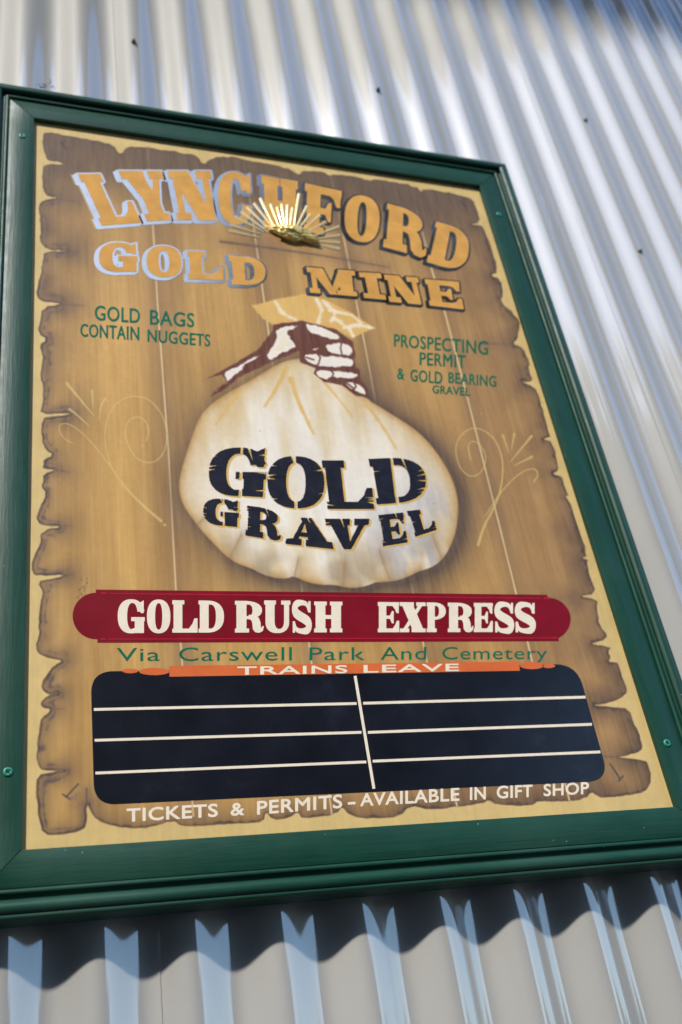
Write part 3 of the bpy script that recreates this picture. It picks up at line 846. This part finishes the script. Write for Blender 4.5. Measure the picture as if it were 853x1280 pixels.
def glyph(ch, t=.30, s=.13, o=.06, hair=None):
    hair = hair or t * .55
    ops = []
    add = lambda p: ops.append(('+', p)); cut = lambda p: ops.append(('-', p))
    st = lambda x, w_=t: add(rc(x, 0, x + w_, 1))
    sf = lambda x0, x1, top: add(rc(x0, 1 - s, x1, 1) if top else rc(x0, 0, x1, s))
    if ch == 'I':
        st(.5 - t * .75, t * 1.5); sf(0, 1, 1); sf(0, 1, 0)
    elif ch == 'L':
        st(o); sf(0, 2 * o + t + .03, 1); sf(0, 1, 0)
        add([(1, 0), (1, .44), (.88, .44), (.80, .27), (.66, s), (.66, 0)])
    elif ch in 'EF':
        st(o); sf(0, 1, 1)
        add([(.98, 1), (.98, .64), (.88, .64), (.80, .78), (.68, 1 - s), (.68, 1)])
        add(rc(o + t - .01, .5 - s * .42, .62, .5 + s * .42)); add([(.54, .5), (.66, .70), (.74, .70), (.74, .30), (.66, .30)])
        if ch == 'E':
            sf(0, 1, 0); add([(1, 0), (1, .38), (.90, .38), (.82, .24), (.70, s), (.70, 0)])
        else: sf(0, 2 * o + t + .06, 0)
    elif ch == 'H':
        st(o); st(1 - o - t); add(rc(o, .5 - s * .5, 1 - o, .5 + s * .5))
        for q in (0, 1): sf(0, 2 * o + t, q); sf(1 - 2 * o - t, 1, q)
    elif ch == 'N':
        add(rc(o + .02, 0, o + .02 + hair * .75, 1)); add(rc(1 - o - hair * .75 - .02, 0, 1 - o - .02, 1))
        add([(0.02, 1), (t + .10, 1), (.97 - o, 0), (1 - o - t * 1.15, 0)])
        sf(0, t * .9, 1); sf(0, 2 * o + hair + .04, 0); sf(1 - 2 * o - hair - .04, 1, 1)
    elif ch == 'M':
        hs = hair * .55
        add(rc(.07, 0, .07 + hs, 1)); add(rc(.93 - t * .8, 0, .93, 1))
        add([(.04, 1), (.04 + t * .85, 1), (.56, 0), (.42, 0)]); add([(.50, 0), (.42, 0), (.93 - t * .75, 1), (.95, 1)])
        add(rc(.41, -.0, .57, .10)); sf(0, .26, 1); sf(.72, 1, 1); sf(0, .22, 0); sf(1 - t * .8 - .14, 1, 0)
    elif ch == 'D':
        add(bowl(o, 0, 1, 1)); sf(0, o + .02, 1); sf(0, o + .02, 0); cut(bowl(o + t, s, 1 - t * .92, 1 - s))
    elif ch == 'O':
        add(se(.5, .5, .5, .5, 2.35)); cut(se(.5, .5, .5 - t, .5 - s * .85, 2.35))
    elif ch in 'CG':
        add(se(.5, .5, .5, .5, 2.35)); cut(se(.54, .5, .54 - t, .5 - s * .85, 2.3))
        cut([(.56, .40 if ch == 'C' else .44), (1.1, .34), (1.1, .66), (.74, .64), (.56, .60)])
        add([(.96, .97), (.96, .60), (.86, .60), (.74, .78), (.82, .9)])
        if ch == 'C': add([(.74, .10), (.84, .22), (.98, .36), (.90, .16), (.78, .05)])
        else:
            cut([(.54, s * .9), (1.2, s * .9), (1.2, .50), (.54, .5)])
            add(rc(1 - t * 1.08, 0.01, .97, .42)); add(rc(.50, .36, 1.0, .36 + s * .95)); add([(.5, .0), (.5, .12), (.8, .2), (.8, .03)])
    elif ch in 'RP':
        st(o); sf(0, o + t, 1)
        add(bowl(o, .42, .93, 1, 2.3)); cut(bowl(o + t, .42 + s * .8, .93 - t * .95, 1 - s * .9, 2.3))
        sf(0, 2 * o + t + .04, 0)
        if ch == 'R':
            add([(.48, .56), (.48, .42), (.56, .40), (.60, .30), (.62, .10), (.70, .01), (.84, -.01), (.96, .05), (1.0, .20), (.95, .20), (.92, .14), (.89, .16), (.88, .32), (.82, .46), (.70, .54)])
    elif ch == 'S':
        add(stroke([(.90, .66), (.80, .90), (.50, .955), (.16, .90), (.12, .66), (.34, .54), (.66, .44), (.90, .32), (.86, .08), (.50, .045), (.18, .10), (.08, .34)],
                   [.05, .07, .075, .13, .16, .15, .15, .16, .13, .075, .07, .05]))
        add(rc(.86, .64, .97, .99)); add(rc(.03, .01, .14, .36))
    elif ch == 'U':
        add([(o, 1), (o, .34)] + se(.5, .34, .5 - o, .34, 2.3, 180, 360, 20) + [(1 - o, 1), (1 - o - hair, 1), (1 - o - hair, .34)] +
            se((o + t + 1 - o - hair) / 2, .36, (1 - 2 * o - hair - t) / 2, .36 - s, 2.2, 0, -180, 16) + [(o + t, 1)])
        sf(0, 2 * o + t, 1); sf(1 - 2 * o - hair - .06, 1, 1)
    elif ch == 'X':
        add([(.04, 1), (.04 + t * 1.25, 1), (.96, 0), (.96 - t * 1.25, 0)]); add([(.80, 1), (.80 + hair * .8, 1), (.20, 0), (.20 - hair * .8, 0)])
        sf(0, t + .20, 1); sf(.64, 1, 1); sf(0, .36, 0); sf(.8 - t, 1, 0)
    elif ch == 'Y':
        add([(.04, 1), (.04 + t * 1.2, 1), (.5 + t * .5, .40), (.5 + t * .5, 0), (.5 - t * .5, 0), (.5 - t * .5, .44)])
        add([(.80, 1), (.80 + hair * .7, 1), (.5 + t * .5, .36), (.5, .40)])
        sf(0, t + .18, 1); sf(.64, 1, 1); sf(.5 - t * .5 - .12, .5 + t * .5 + .12, 0)
    elif ch == 'V':
        add([(.05, 1), (.05 + t * 1.2, 1), (.62, .0), (.42, 0)]); add([(.82, 1), (.82 + hair * .75, 1), (.62, 0), (.48, 0)])
        sf(0, t + .20, 1); sf(.66, 1, 1)
    elif ch == 'A':
        add([(.40, 1), (.60, 1), (.97, 0), (.97 - t * 1.25, 0)]); add([(.40, 1), (.50, 1), (.24, 0), (.10, 0)])
        add(rc(.28, .26, .75, .26 + s * .8)); add(rc(.32, 1 - s * .7, .62, 1)); sf(0, .36, 0); sf(.96 - t * 1.25 - .06, 1, 0)
    return ops

def letter_fn(ops, q, shift=(0, 0)):
    f = quad_map(q)
    polys = [(sg, f(p)) for sg, p in ops]
    def fn(X, Z):
        D = None
        for sg, p in polys:
            d = sdf_poly(p, X, Z)
            if sg == '+': D = d if D is None else np.minimum(D, d)
            else: D = np.maximum(D, -d)
        return D
    allp = np.vstack([p for _, p in polys])
    bb = (allp[:, 0].min(), allp[:, 0].max(), allp[:, 1].min(), allp[:, 1].max())
    return fn, bb
def grow(bb, l, r_, d, u): return (bb[0] - l, bb[1] + r_, bb[2] - d, bb[3] + u)

mm = 0.001
def block_letter(ch, q, drop, edge, t, s, group=None, pin=False):
    ops = glyph(ch, t, s)
    fn, bb = letter_fn(ops, q)
    o = field_mesh('letter', fn, grow(bb, mm, mm, mm, mm), .40 * mm, 0.42 * mm, M_LETTER, sign)
    dx, dz = drop
    steps = [0, .2, .4, .6, .8, 1.0]
    def of(X, Z):
        D = None
        for k_ in steps:
            d = fn(X - dx * k_, Z - dz * k_)
            D = d if D is None else np.minimum(D, d)
        return D - edge
    ol = field_mesh('letter_outline', of, grow(bb, -dx + edge * 1.5, edge * 2, -dz + edge * 1.5, edge * 2), .45 * mm, 0.22 * mm, M_BLACK, o)
    if pin:
        pf = lambda X, Z: np.maximum(fn(X - dx * 1.28, Z - dz * .75) - edge - .5 * mm, -(fn(X - dx * 1.14, Z - dz * .7) - edge - .5 * mm))
        field_mesh('letter_pinline', pf, grow(bb, -dx * 1.5 + edge * 2, -edge - bb[1] + (bb[0] + bb[1]) / 2, -dz + edge, 0), .4 * mm, 0.12 * mm, M_GOLDLINE, o)
    return o

LYNCH = [('L', [(97.4,217.8),(150,217),(177,278.6),(127.5,282.4)]), ('Y', [(148,213.7),(201.8,213.7),(224,274.8),(174,277.7)]),
         ('N', [(209.7,213.7),(263.5,213.7),(274.6,276),(222,275.4)]), ('C', [(271.5,214.7),(314,215.3),(317,281.8),(274.6,280)]),
         ('H', [(327,219),(372.4,227),(373,292),(329,285)]), ('F', [(381.6,229),(427.5,239),(424,298),(380,289)]),
         ('O', [(432,241),(477,248.5),(472,306),(430,299)]), ('R', [(484.5,254.2),(530.4,267.5),(534.5,324),(479,308.6)]),
         ('D', [(545.6,277),(589,289),(582.6,343),(533.5,327.6)])]
for ch, q in LYNCH: block_letter(ch, q, (-4.6 * mm, -4.6 * mm), 2.5 * mm, .37, .155, pin=(ch == 'L'))
GM = [('G', [(123.7,303.3),(171.8,303.3),(172.7,340.3),(123.7,340.3)]), ('O', [(182.8,307),(226.2,308),(228,347.3),(183.8,346.6)]),
      ('L', [(234,314),(277.8,315),(280,350.4),(235.7,349.2)]), ('D', [(285.7,319.7),(332,322),(332,357.7),(290.4,356)]),
      ('M', [(383.2,334),(443.4,338.7),(447,370.8),(388,366)]), ('I', [(448.5,340.3),(476.2,341.8),(483,375),(455.4,372.5)]),
      ('N', [(480,343.4),(522.5,347.2),(531,381.4),(487,377.3)]), ('E', [(531,349),(573.5,352.3),(580,387),(537.3,382)])]
for ch, q in GM: block_letter(ch, q, (-3.6 * mm, -3.4 * mm), 2.3 * mm, .35, .19)

def stencil(ch, q, t, s, seed):
    ops = glyph(ch, t, s, .05)
    r = random.Random(seed)
    if ch in 'OGD': 
        x = .5 if ch == 'O' else (.60 if ch == 'G' else .42)
        ops.append(('-', [(x - .03, -.1), (x + .03, -.1), (x, 1.1), (x - .04, 1.1)]))
    for _ in range(7):
        side_ = r.random() < .5; y = r.uniform(.1, .9); dd = r.uniform(.10, .2); wv = r.uniform(.018, .035)
        x0, x1 = (-.06, dd) if side_ else (1.06, 1 - dd)
        ops.append(('-', [(x0, y - wv), (x1, y + r.uniform(-.06, .06)), (x0, y + wv)]))
    x = r.uniform(.3, .7); 
    ops.append(('-', [(x - .02, 1.05), (x + .10, .72), (x + .03, 1.05)]))
    fn, bb = letter_fn(ops, q)
    rough_fn = lambda X, Z: fn(X, Z) + .35 * mm * (np.sin(X * 2100 + seed) * np.sin(Z * 1900 + seed * 2) + .5 * np.sin(X * 4700) * np.cos(Z * 5100))
    o = field_mesh('letter', rough_fn, grow(bb, mm, mm, mm, mm), .40 * mm, 0.32 * mm, M_INK, sign)
    gf = lambda X, Z: np.minimum(fn(X - 2.2 * mm, Z + 1.6 * mm), fn(X - .9 * mm, Z + .6 * mm)) - .2 * mm
    field_mesh('letter_edge', gf, grow(bb, mm, 4 * mm, 4 * mm, mm), .45 * mm, 0.14 * mm, M_GOLDEDGE, o)
ST = [('G', [(262.5,560.8),(335,558),(331,622.4),(260,618)]), ('O', [(333.7,569.5),(405.7,571),(405.7,636.3),(335,634.6)]),
      ('L', [(402.2,575.6),(462,575.6),(468,636.3),(409.6,636.3)]), ('D', [(460.8,573.8),(531.5,570.4),(533.2,626.8),(471,630.5)])]
for i, (ch, q) in enumerate(ST): stencil(ch, q, .33, .15, 3 + i)
SG = [('G', [(253.8,622.4),(299.4,624.6),(298,659.3),(254.7,655)]), ('R', [(309,632),(350,637.6),(352.3,676.7),(306.8,669.3)]),
      ('A', [(363,646.3),(408,648.5),(417.4,686.6),(356.7,679.7)]), ('V', [(406.5,648.5),(462,648.5),(456.4,686.6),(411,686.6)]),
      ('E', [(473,644),(504,640.7),(509.8,678),(479,683)]), ('L', [(508.5,639),(538.9,635.4),(546.2,662.3),(519.3,671)])]
for i, (ch, q) in enumerate(SG): stencil(ch, q, .36, .18, 21 + i)

# ---- crimson banner with its own lettering
def line_at(x, a_, b_): return a_[1] + (b_[1] - a_[1]) * (x - a_[0]) / (b_[0] - a_[0])
def flat_poly(name, px_pts, h, mat, parent, step=None):
    P = [B(*p) for p in px_pts]
    me = bpy.data.meshes.new(name)
    o = mesh_obj(name, [bp(x, z, h) for x, z in P], [tuple(range(len(P)))], mat, parent)
    return o
def cap(cx, cy, rx, ry, a0, a1, n=20):
    return [(cx + rx * math.cos(math.radians(a0 + (a1 - a0) * i / n)), cy + ry * math.sin(math.radians(a0 + (a1 - a0) * i / n))) for i in range(n + 1)]
banner = flat_poly('banner', [(120, 741)] + [(120, 737), (684, 743.5), (685, 747)] + cap(684, 774, 29.5, 27, -85, 62) + [(698, 797), (699, 801.5), (122, 803.5), (122, 799)] + cap(120, 770, 29, 29, 92, 262), 0.16 * mm, M_RED, sign)
banner['label'] = 'crimson banner with rounded ends and stepped corners'
def strip(name, a_, b_, wpx, h, mat, parent):
    (x0, y0), (x1, y1) = a_, b_
    L = math.hypot(x1 - x0, y1 - y0); nx, ny = -(y1 - y0) / L * wpx / 2, (x1 - x0) / L * wpx / 2
    return flat_poly(name, [(x0 + nx, y0 + ny), (x1 + nx, y1 + ny), (x1 - nx, y1 - ny), (x0 - nx, y0 - ny)], h, mat, parent)
strip('banner_line', (136, 742), (676, 748), 1.5, .3 * mm, M_RED2, banner)
strip('banner_line', (136, 799), (690, 797.5), 1.5, .3 * mm, M_RED2, banner)
for x in (126, 680): strip('banner_line', (x, 741.5 if x < 400 else 747.8), (x + 7, 741.6 if x < 400 else 748), 2.6, .3 * mm, M_RED2, banner)
for x in (126, 690): strip('banner_line', (x, 799 if x < 400 else 797.4), (x + 6, 799 if x < 400 else 797.4), 2.6, .3 * mm, M_RED2, banner)
GRE = [('G',147.5,181),('O',184,213),('L',215.7,247),('D',248.5,280),('R',294,330),('U',330.5,363),('S',365.5,389),('H',393,428),
       ('E',472.5,499),('X',500,532),('P',533.5,559),('R',560,592),('E',592.5,616),('S',618.5,642),('S',644,669)]
for ch, x0, x1 in GRE:
    q = [(x0, line_at(x0, (148, 750), (669, 754.5))), (x1, line_at(x1, (148, 750), (669, 754.5))), (x1, line_at(x1, (148, 791), (669, 790))), (x0, line_at(x0, (148, 791), (669, 790)))]
    if ch in 'GOSU': q = [(q[0][0], q[0][1] - .8), (q[1][0], q[1][1] - .8), (q[2][0], q[2][1] + .8), (q[3][0], q[3][1] + .8)]
    fn, bb = letter_fn(glyph(ch, .34 if ch not in 'S' else .3, .12, .05), q)
    f2 = lambda X, Z, fn=fn: fn(X, Z) - .12 * mm
    field_mesh('letter', f2, grow(bb, mm, mm, mm, mm), .38 * mm, 0.30 * mm, M_CREAM, banner)

# ---- black timetable panel with orange header
def rounded(q, r, n=8):
    out = []
    m = len(q)
    for i in range(m):
        p = np.array(q[i], float); a_ = np.array(q[i - 1], float); b_ = np.array(q[(i + 1) % m], float)
        u1 = (a_ - p) / np.linalg.norm(a_ - p); u2 = (b_ - p) / np.linalg.norm(b_ - p)
        s_, e_ = p + u1 * r, p + u2 * r
        for k_ in range(n + 1):
            t = k_ / n
            out.append(tuple((1 - t) ** 2 * s_ + 2 * t * (1 - t) * (p + (u1 + u2) * r * .06) + t * t * e_))
    return out
panel = flat_poly('timetable_panel', rounded([(113.5, 839.5), (721, 830), (762, 976), (118, 1006.5)], 25), 0.16 * mm, M_CHALK, sign)
panel['label'] = 'empty black timetable panel with rounded corners and cream ruled lines'
for a_, b_ in (((117.5, 887), (446, 879.5)), ((118.5, 925.5), (452, 915.5)), ((119.5, 966.5), (458, 952.5)), ((454, 879.2), (732, 871.5)), ((460, 915.6), (740, 905.5)), ((466, 951.6), (750.5, 940))):
    strip('ruled_line', a_, b_, 3.4, .30 * mm, M_CREAM, panel)
strip('ruled_line', (444, 845), (467.5, 986), 3.6, .34 * mm, M_CREAM, panel)
header = flat_poly('header_strip', [(212, 832.5), (649, 827), (650, 838.5), (212, 846)], .26 * mm, M_ORANGE, sign)
for c_, rx, ry in (((193, 839.5), 19, 4.6), ((163, 838.7), 10, 3), ((665, 832), 15, 4.6), ((686, 832.6), 8, 2.6)):
    flat_poly('header_scallop', cap(c_[0], c_[1], rx, ry, 0, 345, 23), .24 * mm, M_ORANGE, header)

# ---- sans text from Blender's built-in font, stretched to the photographed corners
def contour_edges(body):
    cu = bpy.data.curves.new('lettering', 'FONT'); cu.body = body; cu.size = 1.0; cu.resolution_u = 4; cu.space_character = 1.06
    ob = bpy.data.objects.new('lettering', cu); C.objects.link(ob)
    me = bpy.data.meshes.new_from_object(ob.evaluated_get(bpy.context.evaluated_depsgraph_get()))
    co = np.array([v.co[:2] for v in me.vertices])
    cnt = {}
    for p in me.polygons:
        v = list(p.vertices)
        for a_, b_ in zip(v, v[1:] + v[:1]):
            k_ = (tuple(np.round(co[a_], 5)), tuple(np.round(co[b_], 5)))
            k2 = (k_[1], k_[0])
            if k2 in cnt: cnt[k2] += 1
            else: cnt[k_] = cnt.get(k_, 0) + 1
    bpy.data.objects.remove(ob); bpy.data.curves.remove(cu); bpy.data.meshes.remove(me)
    return np.array([[*a_, *b_] for (a_, b_), n_ in cnt.items() if n_ == 1])
CAP = contour_edges('H')[:, 1::2].max()
def text_line(name, words, mat, h, parent=None, bold=0.0):
    """words: (text, x0, x1, (top0, base0), (top1, base1)); every word is cut from the distance to its outlines"""
    out = None
    for body, x0, x1, (t0, b0), (t1, b1) in words:
        E_ = contour_edges(body)
        mn, mx = min(E_[:, 0].min(), E_[:, 2].min()), max(E_[:, 0].max(), E_[:, 2].max())
        f = quad_map([(x0, t0), (x1, t1), (x1, b1), (x0, b0)])
        A = f(np.c_[(E_[:, 0] - mn) / (mx - mn), E_[:, 1] / CAP]); Bq = f(np.c_[(E_[:, 2] - mn) / (mx - mn), E_[:, 3] / CAP])
        bb = (min(A[:, 0].min(), Bq[:, 0].min()), max(A[:, 0].max(), Bq[:, 0].max()), min(A[:, 1].min(), Bq[:, 1].min()), max(A[:, 1].max(), Bq[:, 1].max()))
        def fn(X, Z):
            X0_, Z0_ = bb[0], bb[2]
            d2 = np.full(X.shape, 1e6); ins = np.zeros(X.shape, bool)
            x, z = (X - X0_) * 1e3, (Z - Z0_) * 1e3
            for (ax, az), (bx, bz) in zip((A - (X0_, Z0_)) * 1e3, (Bq - (X0_, Z0_)) * 1e3):
                ex, ez = bx - ax, bz - az; L = ex * ex + ez * ez
                if L < 1e-9: continue
                t = np.clip(((x - ax) * ex + (z - az) * ez) / L, 0, 1)
                dx, dz = x - ax - ex * t, z - az - ez * t
                np.minimum(d2, dx * dx + dz * dz, out=d2)
                if az != bz: ins ^= ((az > z) != (bz > z)) & (x < ax + (z - az) / (bz - az) * ex)
            d = np.sqrt(d2)
            return (np.where(ins, -d, d) - bold) * 1e-3
        o = field_mesh(name, fn, grow(bb, mm, mm, mm, mm), .36 * mm, h, mat, parent or sign)
    return o
HT = .16 * mm
for args in (
    [('GOLD', 119, 175, (382, 400), (386.5, 404)), ('BAGS', 188, 242.7, (387.6, 405.5), (392, 409))],
    [('CONTAIN', 101, 174, (405, 420.5), (409, 425.5)), ('NUGGETS', 185, 262.7, (412, 427), (418.5, 433))],
    [('PROSPECTING', 493, 610, (418, 433), (427, 443.5))], [('PERMIT', 525, 582, (440.5, 456), (444.5, 460))],
    [('&', 497, 505.5, (460, 473.5), (461, 474.5)), ('GOLD', 513.5, 553, (462, 476), (465.5, 480)), ('BEARING', 561, 620.5, (465.5, 478.5), (470.5, 483.5))],
    [('GRAVEL', 541, 587.6, (481.8, 491.4), (485.2, 495))]):
    text_line('lettering', args, M_TEAL, HT, bold=0.40)
text_line('lettering', [('Via', 146, 200, (810, 826.5), (810, 826)), ('Carswell', 224, 365, (809.5, 826.2), (809, 825.5)), ('Park', 387, 456, (809.3, 825.3), (809, 825)), ('And', 476, 533, (809, 824.8), (808.5, 824.3)), ('Cemetery', 553, 684, (808.8, 824.2), (808.5, 823.8))], M_TEAL, HT)
text_line('lettering', [('TRAINS', 297, 434, (833.8, 843.6), (832, 841.2)), ('LEAVE', 455, 573.6, (831.8, 840.8), (830, 838.6))], M_CREAM, .36 * mm, header, bold=0.30)
text_line('lettering', [('TICKETS', 159, 272, (1011.5, 1027), (1005, 1020.5)), ('&', 289, 305, (1004.5, 1019.5), (1003.5, 1018.5)), ('PERMITS', 322, 427.5, (1002, 1018), (993.5, 1009.5)), ('-', 435.5, 444, (993.5, 1009.5), (993, 1009)),
    ('AVAILABLE', 451, 574, (992.5, 1007.5), (985, 1000.5)), ('IN', 588, 607, (984.6, 999.6), (983.8, 998.8)), ('GIFT', 621.5, 665.5, (983, 998), (981.3, 995.8)), ('SHOP', 680, 736, (980.8, 995), (978, 992))], M_CREAM, HT, bold=0.42)

# ---- nugget with gilt rays
z4 = lambda x, y: (x / 4.265 + 260, y / 4.265 + 220)
RAYS = [((240,330),(112,292)),((250,305),(118,260)),((275,290),(142,215)),((300,290),(178,190)),((330,290),(208,165)),((350,275),(245,145)),((355,275),(280,118)),((385,265),(335,150)),((405,255),(370,165)),((420,250),(395,150)),((435,245),(425,155)),((455,245),(453,170)),((485,240),(487,95)),((505,245),(530,160)),((525,255),(548,205)),((550,270),(600,210)),((575,290),(630,245)),((610,320),(700,272)),((620,340),(705,318)),((622,355),(705,358)),((620,372),(705,392))]
for (a_, b_) in RAYS:
    a_, b_ = np.array(z4(*a_)), np.array(z4(*b_))
    a_ = a_ + (np.array([350, 298]) - a_) * .25
    d = b_ - a_; d /= np.linalg.norm(d); nn = np.array([-d[1], d[0]])
    i_, o_ = 0.6, 2.0
    pts = [a_ + nn * i_, b_ + nn * o_, b_ - nn * o_, a_ - nn * i_]
    P = [B(*p) for p in pts]; mid0 = B(*a_); mid1 = B(*b_)
    v = [bp(x, z, .5 * mm) for x, z in P] + [bp(*mid0, .8 * mm), bp(*mid1, 1.1 * mm)]
    v += [bp(x, z, 0.05 * mm) for x, z in P]
    mesh_obj('ray', v, [(0, 1, 5, 4), (4, 5, 2, 3), (0, 6, 7, 1), (1, 7, 8, 5), (5, 8, 2), (3, 2, 8, 9), (4, 3, 9, 6, 0)], M_RAY, sign)
nx_, nz_ = B(369, 295)
bm = bmesh.new()
bmesh.ops.create_icosphere(bm, subdivisions=5, radius=1)
from mathutils import noise as mn_
for v in bm.verts:
    p = v.co.copy()
    n1 = mn_.noise(p * 1.6 + Vector((3, 1, 7))); n2 = mn_.noise(p * 4.2 + Vector((9, 4, 2))); n3 = mn_.noise(p * 9 + Vector((1, 8, 5)))
    rr = 1 + .35 * n1 + .22 * n2 + .10 * n3
    v.co = Vector((p.x * .0315 * rr, p.y * .009 * rr, p.z * .0115 * rr))
    v.co.rotate(Matrix.Rotation(math.radians(9), 3, 'Y'))
nug = bm_obj('nugget', bm, M_GOLD, sign, True)
nug.location = bp(nx_, nz_, .003)
nug['label'] = 'rough gold nugget set among gilt rays'

# ---- small tangle of dry grass caught on the frame's top edge
X, Z = on_plane(62, 107, -0.004)
vs, fs = [], []
for q in range(11):
    p0 = Vector((X + random.uniform(-.012, .012), -.004 + random.uniform(-.004, .006), Z - .002))
    d = Vector((random.uniform(-1, 1), random.uniform(-.4, .4), random.uniform(.1, .8))).normalized()
    side_ = Vector((.3, 1, .2)).cross(d).normalized()
    L = random.uniform(.006, .016); rr = random.uniform(.0002, .0006)
    k_ = len(vs)
    n = 5
    for i in range(n + 1):
        t = i / n
        c_ = p0 + d * L * t + side_ * math.sin(t * 3) * L * .3 + Vector((0, 0, -L * .5 * t * t))
        for m_ in range(3):
            an = m_ * 2.094
            vs.append(c_ + (side_ * math.cos(an) + d.cross(side_) * math.sin(an)) * rr * (1 - .6 * t))
    for i in range(n):
        for m_ in range(3):
            a_ = k_ + i * 3 + m_; b_ = k_ + i * 3 + (m_ + 1) % 3
            fs.append((a_, b_, b_ + 3, a_ + 3))
deb = mesh_obj('dry_grass_tangle', vs, fs, M_DEBRIS)
tag(deb, 'tiny dark tangle of dry grass caught on top of the green frame', 'debris')
